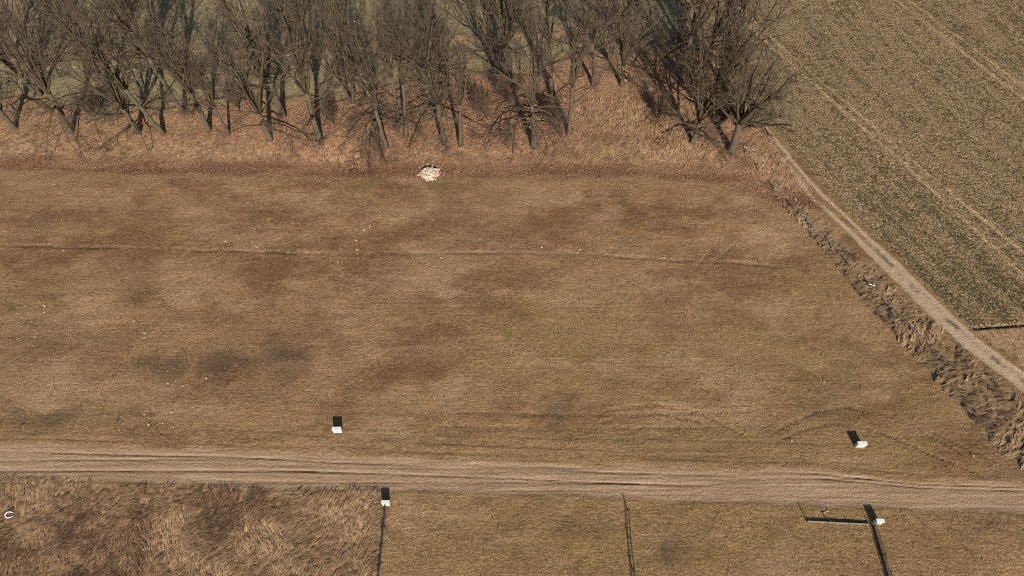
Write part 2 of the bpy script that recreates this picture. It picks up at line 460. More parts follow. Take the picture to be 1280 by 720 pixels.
def ground_material(blades=False):
    """the land's skin; the short grass standing on it (blades=True) takes its local colours too"""
    m, nt, bs = new_mat('meadow_grass_blades' if blades else 'land_surface')
    co = ncoord(nt); st = ncoord(nt, (.9, 2.2, 1)); st2 = ncoord(nt, (.13, 3.4, 1))
    n_big = nnoise(nt, .7, 6, .65, co); n_mid = nnoise(nt, 2.4, 5, .75, st); n_fine = nnoise(nt, 5.5, 3, .7, co)
    n_str = nnoise(nt, 1.0, 5, .72, st2)
    if blades:
        n_mid = n_fine = nattr(nt, 'tint').outputs['Fac']
    A = nattr(nt, 'mask_a'); B = nattr(nt, 'mask_b'); C = nattr(nt, 'mask_c')
    def chans(n):
        s = nt.nodes.new('ShaderNodeSeparateColor'); nt.links.new(n.outputs['Color'], s.inputs[0])
        return s.outputs[0], s.outputs[1], s.outputs[2], n.outputs['Alpha']
    dark, red, pale, green = chans(A)
    road, litter, band, straw = chans(B)
    crop, tram, damp_and_shade, olive = chans(C)
    D = nattr(nt, 'mask_d'); backf, clod, swath, rutline = chans(D); rutpale = nattr(nt, 'pale_lane').outputs['Fac']
    # dry meadow grass
    c = nramp(nt, n_mid, [(.28, (.128,.072,.036)), (.47, (.257,.153,.078)), (.62, (.335,.208,.108)), (.78, (.44,.29,.156))])
    c = nmix(nt, nmath(nt, 'MULTIPLY', olive, .9), c, nramp(nt, n_mid, [(.3, (.095,.068,.022)), (.5, (.195,.135,.05)), (.75, (.32,.23,.098))]))
    c = nmix(nt, nmath(nt, 'MULTIPLY', red, 1.0), c, nramp(nt, n_mid, [(.3, (.09,.046,.023)), (.5, (.172,.092,.046)), (.75, (.275,.16,.086))]))
    c = nmix(nt, nmath(nt, 'MULTIPLY', pale, .68), c, nramp(nt, n_mid, [(.3, (.25,.155,.086)), (.55, (.40,.262,.152)), (.8, (.53,.365,.225))]))
    c = nmix(nt, nmath(nt, 'MULTIPLY', dark, .9), c, nramp(nt, n_mid, [(.3, (.058,.039,.024)), (.7, (.155,.1,.06))]))
    c = nmix(nt, .55, c, nramp(nt, n_str, [(.3, gray(.62)), (.5, gray(1.0)), (.7, gray(1.25))]), 'MULTIPLY')
    c = nmix(nt, nmath(nt, 'MULTIPLY', swath, .6), c, nramp(nt, n_str, [(.3, (.10,.067,.033)), (.7, (.24,.16,.08))]))
    c = nmix(nt, nmath(nt, 'MULTIPLY', green, nmath(nt, 'ADD', n_big, .2)), c, (.12,.115,.03))
    # trodden straw and clods
    sf = nmath(nt, 'MULTIPLY', straw, .9)
    c = nmix(nt, sf, c, nramp(nt, n_mid, [(.28, (.16,.10,.055)), (.5, (.33,.22,.12)), (.75, (.52,.37,.22))]))
    cl = nmath(nt, 'MULTIPLY', clod, nramp(nt, nnoise(nt, 3.0, 3, .7, co), [(.58, gray(0)), (.66, gray(1))]))
    c = nmix(nt, nmath(nt, 'MULTIPLY', cl, .5), c, (.40,.31,.21))
    # leaf litter
    c = nmix(nt, litter, c, nramp(nt, n_fine, [(.3, (.12,.063,.037)), (.5, (.275,.15,.088)), (.68, (.44,.265,.165))]))
    c = nmix(nt, nmath(nt, 'MULTIPLY', band, .95), c, nramp(nt, n_fine, [(.3, (.09,.042,.027)), (.55, (.20,.098,.06)), (.75, (.33,.18,.11))]))
    # field behind the wood
    c = nmix(nt, backf, c, nramp(nt, n_mid, [(.3, (.14,.118,.058)), (.55, (.265,.215,.118)), (.75, (.41,.325,.2))]))
    # crop soil
    c = nmix(nt, crop, c, nramp(nt, n_fine, [(.32, (.07,.05,.027)), (.48, (.185,.128,.07)), (.64, (.38,.265,.148))]))
    c = nmix(nt, nmath(nt, 'MULTIPLY', tram, .8), c, nramp(nt, n_fine, [(.3, (.27,.185,.095)), (.7, (.46,.325,.18))]))
    # trodden earth of road and track
    rc = nramp(nt, n_str, [(.30, (.12,.071,.042)), (.42, (.255,.162,.098)), (.55, (.36,.247,.157)), (.75, (.52,.382,.258))])
    rc = nmix(nt, .3, rc, nramp(nt, n_fine, [(.3, (.21,.14,.085)), (.7, (.45,.325,.215))]))
    rb = nramp(nt, nnoise(nt, .45, 5, .7, st), [(.45, gray(0)), (.66, gray(.6))])
    rc = nmix(nt, rb, rc, (.29,.185,.105))
    rc = nmix(nt, nmath(nt, 'MULTIPLY', rutpale, .5), rc, (.45,.355,.25))
    rf = nmath(nt, 'SUBTRACT', nmath(nt, 'MULTIPLY', road, 1.95), nmath(nt, 'MULTIPLY', n_str, 1.0), True)
    c = nmix(nt, rf, c, rc)
    c = nmix(nt, nmath(nt, 'MULTIPLY', rutline, .5), c, (.14,.10,.065))
    c = nmix(nt, nmath(nt, 'MULTIPLY', damp_and_shade, .8), c, (.075,.06,.045))  # damp track middle; crop-edge shade painted in; furrow and tyre marks darker
    # grain
    g = nramp(nt, n_fine, [(.28, gray(.45)), (.5, gray(1.0)), (.72, gray(1.5))])
    c = nmix(nt, .4 if blades else nmath(nt, 'SUBTRACT', .85, nmath(nt, 'MULTIPLY', rf, .5)), c, g, 'MULTIPLY')
    nt.links.new(c, bs.inputs['Base Color'])
    bs.inputs['Roughness'].default_value = .95
    if not blades:
        h = nmath(nt, 'ADD', n_fine, n_mid)
        nbump(nt, bs, h, .7, .12)
    return m

def blade_material(name, stops, soft=.0):
    """grass, leaves, stems: colour varies blade by blade through the 'tint' attribute"""
    m, nt, bs = new_mat(name)
    t = nattr(nt, 'tint')
    c = nramp(nt, t.outputs['Fac'], stops)
    nt.links.new(c, bs.inputs['Base Color'])
    return m

def bark_material(name, a, b, moss, mossy):
    m, nt, bs = new_mat(name)
    co = ncoord(nt); st = ncoord(nt, (5, 5, .8))
    n = nnoise(nt, 3.0, 5, .7, st); k = nnoise(nt, .9, 4, .6, co)
    c = nramp(nt, n, [(.3, a), (.7, b)])
    f = nramp(nt, k, [(.42, gray(0)), (.62, gray(mossy))])
    c = nmix(nt, f, c, moss)
    nt.links.new(c, bs.inputs['Base Color'])
    nbump(nt, bs, n, .6, .04)
    return m

def noisy_material(name, stops, scale=6, bump=.3, dist=.02, rough=.8, spec=.2):
    m, nt, bs = new_mat(name)
    n = nnoise(nt, scale, 5, .65, ncoord(nt))
    nt.links.new(nramp(nt, n, stops), bs.inputs['Base Color'])
    bs.inputs['Roughness'].default_value = rough; bs.inputs['Specular IOR Level'].default_value = spec
    if bump: nbump(nt, bs, n, bump, dist)
    return m

M = {}
M['ground'] = ground_material()
M['meadow_blade'] = ground_material(True)
M['bark'] = bark_material('willow_bark', (.038,.03,.022), (.145,.118,.085), (.12,.102,.05), .6)
M['limb'] = bark_material('limb_bark', (.026,.02,.014), (.095,.074,.05), (.105,.087,.04), .6)  # darkened overall, standing in for shade the trees cast on each other
M['twig'] = noisy_material('twig_bark', [(.35, (.045,.033,.024)), (.65, (.165,.122,.088))], 1.5, 0)
M['twig_b'] = noisy_material('twig_bark_brown', [(.35, (.045,.032,.024)), (.65, (.15,.108,.078))], 1.5, 0)
M['straw_blade'] = blade_material('dead_reed_blades', [(0, (.17,.105,.058)), (.35, (.36,.24,.14)), (.7, (.52,.37,.22)), (1, (.66,.50,.32))])
M['bank_blade'] = blade_material('bank_straw_blades', [(0, (.17,.095,.05)), (.35, (.36,.215,.122)), (.7, (.50,.33,.2)), (1, (.62,.45,.29))])
M['rough_blade'] = blade_material('tussock_blades', [(0, (.12,.07,.042)), (.35, (.26,.158,.092)), (.7, (.41,.27,.155)), (1, (.56,.40,.24))])
M['litter_leaf'] = blade_material('dead_leaves', [(0, (.10,.05,.032)), (.4, (.25,.13,.077)), (.8, (.40,.228,.138)), (1, (.54,.35,.225))])
M['crop_leaf'] = blade_material('rape_leaves', [(0, (.035,.032,.017)), (.45, (.072,.061,.03)), (.75, (.14,.108,.05)), (1, (.27,.20,.10))])
M['white'] = noisy_material('white_plastic', [(.3, (.62,.62,.63)), (.7, (.70,.70,.71))], 2.5, .05, .002, .45, .4)
M['white_door'] = noisy_material('white_door_plastic', [(.3, (.56,.56,.57)), (.7, (.66,.66,.67))], 2.5, .05, .002, .5, .4)
M['conc'] = noisy_material('concrete', [(.3, (.15,.148,.14)), (.7, (.25,.245,.235))], 9, .4, .01)
M['conc_dark'] = noisy_material('dark_concrete', [(.3, (.05,.05,.05)), (.7, (.12,.12,.118))], 9, .4, .01)
M['steel'] = noisy_material('anthracite_steel', [(.3, (.022,.024,.026)), (.7, (.045,.047,.05))], 8, .1, .002, .5, .4)
M['galv'] = noisy_material('galvanised_steel', [(.3, (.25,.26,.27)), (.7, (.42,.43,.44))], 8, .1, .002, .45, .5)
M['wood'] = noisy_material('weathered_wood', [(.3, (.11,.09,.07)), (.7, (.27,.235,.19))], 7, .5, .01)
M['wood_pale'] = noisy_material('pale_wood', [(.3, (.42,.38,.33)), (.7, (.66,.62,.56))], 7, .4, .01)
M['stone'] = noisy_material('pale_stone', [(.3, (.34,.25,.17)), (.7, (.52,.40,.29))], 5, .5, .03)
M['stone_w'] = noisy_material('white_stone', [(.3, (.48,.42,.37)), (.7, (.74,.69,.63))], 5, .5, .03)
M['stone_p'] = noisy_material('pinkish_stone', [(.3, (.36,.22,.15)), (.7, (.55,.38,.28))], 5, .5, .03)
M['black'] = noisy_material('black_plastic', [(.3, (.015,.015,.016)), (.7, (.03,.03,.03))], 6, .1, .002, .5, .4)
M['red'] = noisy_material('red_paint', [(.3, (.55,.03,.05)), (.7, (.7,.06,.08))], 6, .1, .002, .5, .3)
M['pvc'] = noisy_material('white_pipe', [(.3, (.7,.7,.76)), (.7, (.85,.85,.9))], 6, .1, .002, .4, .4)

# ------------------------------------------------------------------ the land: one relief, cut into its named pieces
def axis(fine_segs, lo, hi):
    a = []
    for (s, e, d) in fine_segs:
        a += list(np.arange(s, e, d))
    a.append(fine_segs[-1][1])
    step = 1.0; up = []; v = a[-1]
    while v < hi: step *= 1.45; v += step; up.append(min(v, hi))
    step = 1.0; dn = []; v = a[0]
    while v > lo: step *= 1.45; v -= step; dn.append(max(v, lo))
    return np.array(dn[::-1] + a + up)
gx = axis([(-92, -60, .3), (-60, 60, .17), (60, 92, .3)], -2500, 2500)
gy = axis([(6, 16, .16), (16, 24, .10), (24, 52, .17), (52, 72, .22), (72, 104, .4)], -1500, 3000)
GX, GY = np.meshgrid(gx, gy)
Fg = fields(GX.ravel(), GY.ravel())
nx, ny = len(gx), len(gy)
Z = Fg['z']
verts = np.stack([GX.ravel(), GY.ravel(), Z], 1)
clip = lambda a: np.clip(a, 0, 1)
def masks(Fg, X, Y):
    bank_straw = Fg['wood']*sstep(4.5, 1.0, Y-yint(BAND_N, X))*(1-Fg['band'])
    eastbank = Fg['wood']*sstep(G(690,180)[0], G(760,180)[0], X)
    straw = clip(bank_straw*.8 + eastbank*.75 + Fg['ditch']*.2 + Fg['wild']*.7 + Fg['rough']*.4 + Fg['bpath'])
    westw = sstep(G(430,150)[0], G(120,150)[0], X)
    straw = clip(straw + westw*Fg['wood']*.5)
    litter = clip((1-.55*westw)*Fg['wood']*(1-bank_straw*.55)*(1-eastbank*.4)*(1-Fg['bpath']))
    roadm = clip(Fg['road'] + Fg['track'])
    a = np.stack([clip(Fg['dark'] + Fg['ditch']*.6), clip(Fg['red']), Fg['pale']*(1-Fg['wood']), clip(Fg['green'] + .25*Fg['verge'] + .3*(1-Fg['track'])*sstep(2.2, 1.4, np.abs(Fg['td'])))], 1)
    b = np.stack([roadm, litter, Fg['band'], straw], 1)
    c = np.stack([Fg['crop'], clip(Fg['tram']*(.35+.65*sstep(.35,.6,fbm(X*.3,Y*.3,3,301)))), clip(Fg['mid'] + Fg['cropedge_shade'] + Fg['furrow']*.5 + Fg['tyre']*.28), clip(Fg['olive'] + .3*Fg['verge'])], 1)
    d = np.stack([clip(Fg['back']*(1-Fg['bpath'])), clip(Fg['clod']), clip(Fg['streak']), clip(Fg['rut'] + .6*Fg['road']*sstep(.6, .75, Fg['lines']))], 1)
    return a, b, c, d
mask_a, mask_b, mask_c, mask_d = masks(Fg, GX.ravel(), GY.ravel())
idx = np.arange(nx*ny).reshape(ny, nx)
quads = np.stack([idx[:-1, :-1], idx[:-1, 1:], idx[1:, 1:], idx[1:, :-1]], -1).reshape(-1, 4)
kinds = np.stack([Fg['meadow'] + .01, Fg['road'], Fg['plot']*(1-Fg['rough']), Fg['rough'], Fg['ditch']*1.5,
                  sstep(1.9, 1.2, np.abs(Fg['td']))*1.2, Fg['crop']*1.3, Fg['wild']*1.2, Fg['wood'], Fg['back']], 1)
face_kind = kinds[quads].mean(1).argmax(1)
# shared vertex normals so the pieces join without a seam
dzdy, dzdx = np.gradient(Z.reshape(ny, nx), gy, gx)
N = np.stack([-dzdx.ravel(), -dzdy.ravel(), np.ones(nx*ny)], 1); N /= np.linalg.norm(N, axis=1)[:, None]
LAND = [('meadow', 'wide brown dry meadow between the dirt road and the trees'), ('dirt_road', 'pale rutted dirt road crossing the whole picture'),
        ('grass_plot', 'short brown grass plots below the dirt road'), ('rough_plot', 'rough brown tussock ground in the lower left corner'),
        ('ditch', 'shallow ditch beside the farm track'), ('farm_track', 'pale farm track running diagonally past the crop'),
        ('crop_field', 'speckled green and brown crop field with tramlines'), ('field_margin', 'bare rough ground below the crop edge'),
        ('woodland_floor', 'reddish leaf covered ground under the bare trees'), ('far_field', 'pale green field behind the trees')]
for k, (nm, lb) in enumerate(LAND):
    q = quads[face_kind == k]
    if not len(q): continue
    used, inv = np.unique(q, return_inverse=True)
    me = mesh_np(nm, verts[used], quads=inv.reshape(-1, 4), smooth=True)
    add_attr(me, 'mask_a', mask_a[used]); add_attr(me, 'mask_b', mask_b[used])
    add_attr(me, 'mask_c', mask_c[used]); add_attr(me, 'mask_d', mask_d[used])
    add_float(me, 'pale_lane', Fg['track'][used])
    me.normals_split_custom_set_from_vertices(N[used])
    o = obj(nm, me, M['ground']); tag(o, lb, kind='structure')

# ------------------------------------------------------------------ bare trees
def perp(d):
    a = np.array([-d[1], d[0], 0.0])
    n = math.hypot(a[0], a[1])
    if n < .05: a = np.array([1.0, 0, 0]); n = 1
    a /= n
    return a, np.cross(d, a)

def seg_mesh(name, P0, P1, R0, R1, sides):
    """many tapered sticks in one mesh; R1 = 0 gives pointed ones"""
    P0 = np.array(P0); P1 = np.array(P1); R0 = np.array(R0); R1 = np.array(R1)
    d = P1-P0; d /= np.linalg.norm(d, axis=1)[:, None]+1e-9
    ref = np.where(np.abs(d[:, 2:3]) > .9, np.array([[1.0, 0, 0]]), np.array([[0, 0, 1.0]]))
    a = np.cross(d, ref); a /= np.linalg.norm(a, axis=1)[:, None]; b = np.cross(d, a)
    n = len(P0); V = np.zeros((n, 2*sides, 3))
    for k in range(sides):
        t = 2*math.pi*k/sides
        o = a*math.cos(t) + b*math.sin(t)
        V[:, k] = P0 + o*R0[:, None]; V[:, sides+k] = P1 + o*R1[:, None]
    base = (np.arange(n)*2*sides)[:, None]
    Q = []
    for k in range(sides):
        k2 = (k+1) % sides
        Q.append(base + np.array([[k2, k, sides+k, sides+k2]]))
    return V.reshape(-1, 3), np.concatenate(Q)

def cone_mesh(P0, P1, R0):
    V, Q = seg_mesh('', P0, P1, R0, np.array(R0)*0, 3)
    n = len(P0)
    V = V.reshape(n, 6, 3)[:, :4].reshape(-1, 3)
    base = (np.arange(n)*4)[:, None]
    T = np.concatenate([base + np.array([[(k+1) % 3, k, 3]]) for k in range(3)])
    return V, T

class TreeKind:
    def __init__(s, seed, h=13.0, r0=.36, fork=3.5, nlimb=6, spread=.55, stems=1, lean=.06, low=3, dens=1.0, twigmat='twig', droop=.0):
        s.rs = random.Random(seed)
        s.tubes = MB(); s.limbs = MB()
        s.S = [[], [], [], []]; s.T = [[], [], []]
        rs = s.rs
        for k in range(stems):
            az = rs.uniform(0, 6.283) if stems > 1 else rs.uniform(0, 6.283)
            ln = lean if stems == 1 else .28
            d = np.array([math.cos(az)*ln, math.sin(az)*ln, 1.0]); d /= np.linalg.norm(d)
            p = np.array([math.cos(az), math.sin(az), 0])*(.0 if stems == 1 else r0*.7)
            rr = r0 if stems == 1 else r0*.62
            fk = fork*rs.uniform(.85, 1.15)
            pts = [p + np.array([0, 0, -.25])]; rad = [rr*1.45]
            n = 7
            for i in range(1, n+1):
                dd = d + np.array([rs.uniform(-.09, .09), rs.uniform(-.09, .09), 0]); dd /= np.linalg.norm(dd)
                p = p + dd*fk/n
                pts.append(p.copy()); rad.append(rr*(1.12 if i == 1 else 1.0 - .28*i/n))
            s.tubes.tube([tuple(q) for q in pts], rad, 9)
            # low side boughs
            for j in range(low):
                t = rs.uniform(.55, .98); q = pts[0] + 0
                q = pts[int(t*n)]
                a = rs.uniform(0, 6.283)
                bd = np.array([math.cos(a), math.sin(a), rs.uniform(.05, .5) - droop]); bd /= np.linalg.norm(bd)
                s.branch(q, bd, h*rs.uniform(.24, .42), rr*rs.uniform(.22, .36), 1, dens, .02 - droop*.36)
            s.branch(p - d*.3, d, (h-fk)*.9, rad[-1]*1.0, 1, dens, .03)      # leader
            nl = max(3, nlimb//(1 if stems == 1 else 2))
            for j in range(nl):
                a = 6.283*(j + rs.uniform(-.3, .3))/nl
                sp = spread*rs.uniform(.35, 1.15)
                bd = d*1.0 + np.array([math.cos(a)*sp, math.sin(a)*sp, 0]); bd /= np.linalg.norm(bd)
                L = (h-fk)*rs.uniform(.66, .86)
                s.branch(p - d*rs.uniform(0, .5), bd, L, rr*rs.uniform(.36, .56), 1, dens, .05)
        s.twigmat = twigmat
        s.finish()
    def branch(s, p, d, L, r, lvl, dens, trop):
        rs = s.rs
        nseg = {1: 8, 2: 5, 3: 3}[lvl]
        wig = {1: .15, 2: .19, 3: .20}[lvl]
        pts = [p]; dirs = [d]; rad = [r]
        for i in range(nseg):
            d = d + np.array([rs.gauss(0, wig), rs.gauss(0, wig), rs.gauss(0, wig) + trop])
            d /= np.linalg.norm(d)
            p = p + d*L/nseg
            pts.append(p); dirs.append(d); rad.append(max(r*(1-.80*(i+1)/nseg), .013))
        if lvl == 1: s.limbs.tube([tuple(q) for q in pts], rad, 6)
        elif lvl == 2:
            for i in range(nseg): s.S[0].append(pts[i]); s.S[1].append(pts[i+1]); s.S[2].append(rad[i]); s.S[3].append(rad[i+1])
        else:
            for i in range(nseg): s.S[0].append(pts[i]); s.S[1].append(pts[i+1]); s.S[2].append(rad[i]); s.S[3].append(rad[i+1])
        nch = {1: round(9*dens), 2: round(6*dens), 3: round(4*dens)}[lvl]
        for j in range(nch):
            t = ({1: .22, 2: .15, 3: .1}[lvl] + (1-.2)*(j+rs.random())/nch)
            t = min(t, .995)
            k = int(t*nseg); f = t*nseg-k
            q = pts[k]*(1-f) + pts[k+1]*f
            dd = dirs[min(k+1, nseg)]
            a, b = perp(dd)
            ph = rs.uniform(0, 6.283); an = rs.uniform(.45, .95)
            nd = dd*math.cos(an) + (a*math.cos(ph) + b*math.sin(ph))*math.sin(an)
            if lvl < 3:
                nl = L*(1.05-.55*t)*{1: rs.uniform(.34, .56), 2: rs.uniform(.36, .6)}[lvl]
                rr = max(rad[k]*rs.uniform(.40, .62), .022)
                s.branch(q, nd/np.linalg.norm(nd), nl, rr, lvl+1, dens, .06 if lvl == 1 else .04)
            else:
                nl = rs.uniform(.35, .9)
                nd = nd + np.array([0, 0, .12])
                s.T[0].append(q); s.T[1].append(q + nd*nl); s.T[2].append(rs.uniform(.0085, .013))
    def finish(s):
        s.trunk_me = s.tubes.mesh('trunk', True); s.trunk_me.materials.append(M['bark'])
        s.limb_me = s.limbs.mesh('limbs', True); s.limb_me.materials.append(M['limb'])
        V, Q = seg_mesh('', s.S[0], s.S[1], s.S[2], s.S[3], 3)
        V2, T2 = cone_mesh(s.T[0], s.T[1], s.T[2])
        me = mesh_np('crown', np.concatenate([V, V2]), quads=Q, tris=T2 + len(V))
        me.materials.append(M[s.twigmat]); s.crown_me = me
    def plant(s, name, x, y, rz, sc, label, group, cat='tree', tilt=(0, 0), dz=0):
        root = empty(name, (x, y, zat(x, y) - .05 + dz), rz)
        root.rotation_euler = (tilt[0], tilt[1], rz); root.scale = (sc, sc, sc*random.uniform(1.05, 1.3))
        tag(root, label, cat, group)
        obj('trunk', s.trunk_me, None, root); obj('limbs', s.limb_me, None, root); obj('crown', s.crown_me, None, root)
        return root

DENS = .8
KIND = {
 'a': TreeKind(1, 18.0, .35, 5.2, 8, .36, low=5, droop=.05, dens=DENS),
 'b': TreeKind(2, 16.5, .31, 3.2, 9, .50, low=6, droop=.1, dens=DENS),
 'c': TreeKind(3, 18.5, .36, 5.8, 8, .34, low=9, droop=.30, dens=DENS),
 'd': TreeKind(4, 17.0, .25, 6.2, 6, .34, low=3, twigmat='twig_b', dens=DENS),
 'e': TreeKind(5, 18.0, .40, 3.4, 10, .36, stems=3, low=2, dens=DENS),
 'f': TreeKind(6, 15.5, .32, 3.0, 9, .62, low=8, droop=.2, dens=DENS),
 'g': TreeKind(9, 19.0, .28, 7.5, 6, .28, low=2, lean=.1, dens=DENS),
 'h': TreeKind(12, 16.5, .30, 5.0, 7, .36, low=15, droop=.38, dens=.85, twigmat='twig_b'),
 'w': TreeKind(7, 13.5, .40, 4.6, 13, 1.25, low=5, twigmat='twig_b', droop=.05, dens=.9),
 's': TreeKind(8, 4.0, .10, .7, 6, .8, stems=3, low=0, dens=.75, twigmat='twig_b'),
}
R = math.radians
TREES = [  # px, py, kind, scale, turn, tilt, label
 (20,162,'b',1.05,40,(0,-.08),'dark bare tree cut by the left photo edge, front row'),
 (90,166,'c',.95,200,(.02,-.10),'front-row bare tree leaning left, second from the left edge'),
 (174,167,'f',1.05,100,(0,-.10),'front-row bare tree leaning left, third from the left edge'),
 (206,169,'g',1.0,20,(0,-.08),'slimmer front-row bare tree, fourth from the left edge'),
 (262,165,'a',.92,300,(0,0),'front-row bare tree, fifth from the left edge'),
 (287,170,'d',.8,150,(0,.03),'thin front-row bare tree, sixth from the left edge'),
 (338,176,'b',1.15,250,(0,-.08),'front-row bare tree with low wide fork, seventh from the left edge'),
 (400,178,'a',1.05,80,(0,.04),'tall front-row bare tree with sunlit grey trunk, eighth from the left edge'),
 (483,184,'h',1.0,330,(0,-.03),'front-row bare tree with low drooping boughs, left above the white rubble heap'),
 (507,172,'g',.95,210,(0,0),'slim pale-trunked bare tree just left above the rubble heap'),
 (555,179,'c',1.0,10,(0,-.04),'thick pale-trunked bare tree directly above the rubble heap'),
 (576,183,'g',.9,130,(0,.02),'slender bare tree right above the rubble heap'),
 (668,185,'h',1.05,260,(.10,0),'bare tree with boughs drooping over the meadow edge at photo centre'),
 (711,169,'d',1.1,60,(0,.03),'upright bare tree with forked trunk right of the drooping one'),
 (865,181,'f',1.0,190,(0,-.05),'dark leaning bare tree left beside the spreading end tree'),
 (913,191,'w',1.12,30,(0,.02),'wide spreading bare tree at the right end of the row by the farm track'),
 # second row
 (231,143,'g',1.05,70,(0,0),'thick dark bare tree in the second row, left part of the wood'),
 (140,120,'a',1.0,310,(0,0),'second-row bare tree behind the leaning one at left'),
 (48,118,'e',1.0,120,(0,0),'many-stemmed dark bare tree in the second row at far left'),
 (355,146,'a',1.05,220,(0,0),'second-row bare tree behind the seventh front-row tree'),
 (440,128,'e',.9,20,(0,0),'many-stemmed bare tree in the second row left of centre'),
 (499,157,'g',.9,280,(0,0),'slim second-row bare tree with a sunlit straight trunk'),
 (557,125,'b',1.0,160,(0,0),'second-row bare tree behind the rubble heap trees'),
 (622,84,'e',1.2,0,(0,0),'big many-stemmed bare tree fanning out at the top centre'),
 (690,118,'g',1.0,340,(0,0),'second-row bare tree with dark trunk right of centre'),
 (741,108,'d',1.0,110,(0,.04),'left of the two small paired trees behind the open straw bank'),
 (777,109,'b',.9,230,(0,.04),'right of the two small paired trees behind the open straw bank'),
 (851,104,'c',1.0,30,(0,0),'tall dark bare tree behind the right end of the row'),
 (884,135,'b',1.05,290,(0,.05),'dense dark bare tree between the spreading tree and the tall one'),
 (905,112,'f',1.05,140,(0,.06),'bare tree with wide crown behind the spreading end tree'),
 (880,80,'b',1.0,310,(0,.05),'bare tree overhanging the upper end of the farm track'),
 # back row
 (15,70,'a',1.0,15,(0,0),'back-row bare tree at the far left'),
 (190,85,'b',1.0,75,(0,0),'back-row bare tree standing left of the green field gap'),
 (385,80,'b',1.05,130,(0,0),'back-row bare tree left of the wood centre'),
 (775,55,'f',1.05,300,(0,0),'back-row bare tree at the top right of the wood'),
 (850,50,'d',1.1,250,(0,0),'rearmost dark bare tree at the right corner of the wood'),
]
for (px, py, k, sc, tz, tl, lb) in TREES:
    w = G(px, py)
    KIND[k].plant('bare_tree', w[0], w[1], R(tz), sc, lb, 'bare trees of the wood edge', tilt=tl)
SHRUBS = [(120,150,1.0,'between the second and third front-row trees'),(300,140,1.0,'between the front and second row at left'),(420,160,.9,'right of the eighth front-row tree'),
          (610,150,1.1,'between the rubble heap and the drooping tree'),(640,130,1.3,'behind the drooping tree at centre'),(690,150,1.0,'left of the upright forked tree'),
          (820,150,1.0,'at the left foot of the dark leaning tree'),(890,160,.9,'between the two end trees'),(240,110,1.1,'in the second row at left'),(530,110,1.2,'behind the pale-trunked trees')]
for i, (px, py, sc, lb) in enumerate(SHRUBS):
    w = G(px, py)
    KIND['s'].plant('bare_shrub', w[0], w[1], R(37*i), sc, 'low twiggy leafless shrub ' + lb, 'leafless shrubs under the trees', 'shrub')

# ------------------------------------------------------------------ grass, reeds, litter, crop plants (uncountable)
def scatter(n, x0, x1, y0, y1, key, power=1.0):
    x = rng.uniform(x0, x1, n); y = rng.uniform(y0, y1, n)
    F = fields(x, y)
    d = key(F, x, y)
    k = rng.random(n) < np.clip(d, 0, 1)**power
    return x[k], y[k], {a: b[k] for a, b in F.items()}

def blades(name, x, y, z, ang, L, lean, w, tint, mat, label, cat=None, segs=2):
    """arching blades; lean 0 upright .. 1 lying"""
    n = len(x)
    dirx, diry = np.cos(ang), np.sin(ang)
    px, py = -diry, dirx
    root = np.stack([x, y, z-.02], 1)
    hor = np.stack([dirx, diry, np.zeros(n)], 1); side = np.stack([px, py, np.zeros(n)], 1)
    up = np.array([[0, 0, 1.0]])
    Lc = L[:, None]; ln = lean[:, None]; wd = w[:, None]*.5
    tip = root + hor*Lc*ln + up*Lc*np.sqrt(np.clip(1-ln**2, .004, 1))*.75
    if segs == 1:
        V = np.stack([root-side*wd, root+side*wd, tip], 1).reshape(-1, 3)
        me = mesh_np(name, V, tris=np.arange(3*n).reshape(-1, 3))
        per = 3
    else:
        midp = root + hor*Lc*ln*.42 + up*Lc*(np.sqrt(np.clip(1-ln**2, .004, 1))*.62 + .06)
        V = np.stack([root-side*wd, root+side*wd, midp+side*wd*.8, midp-side*wd*.8, tip], 1).reshape(-1, 3)
        b = (np.arange(n)*5)[:, None]
        me = mesh_np(name, V, quads=b+np.array([[0, 1, 2, 3]]), tris=b+np.array([[3, 2, 4]]))
        per = 5
    add_float(me, 'tint', np.repeat(tint, per))
    o = obj(name, me, mat); tag(o, label, cat, kind='stuff')
    return o

# short meadow grass
x, y, F = scatter(330000, -62, 62, 8, 57, lambda F, x, y: clip(F['meadow']*.8 + F['plot']*(1-F['rough'])*.9 + F['verge']*.5)*(1-F['furrow'])*(1-F['tyre'])*(1-.8*F['track'])*(.2+.8*sstep(.38,.62,fbm(x*.9,y*1.1,5,201,.65))))
n = len(x)
go = blades('meadow_grass', x, y, F['z'], rng.uniform(0, 6.283, n), rng.uniform(.10, .26, n)*(.6 + 1.3*sstep(.5, .7, fbm(x*1.1, y*1.1, 4, 227, .6))), rng.uniform(.3, .95, n), rng.uniform(.025, .06, n),
       clip(.53 + .15*rng.standard_normal(n)), M['meadow_blade'], 'short dry brown grass of the meadow and plots', 'grass', 1)
for nm, dat in zip(('mask_a', 'mask_b', 'mask_c', 'mask_d'), masks(F, x, y)):
    add_attr(go.data, nm, np.repeat(dat, 3, 0))

def clumped(nc, x0, x1, y0, y1, key, per, spread):
    cx, cy, F = scatter(nc, x0, x1, y0, y1, key)
    k = len(cx)
    x = np.repeat(cx, per) + rng.normal(0, spread, k*per); y = np.repeat(cy, per) + rng.normal(0, spread, k*per)
    return x, y, np.repeat(np.arange(k), per), k

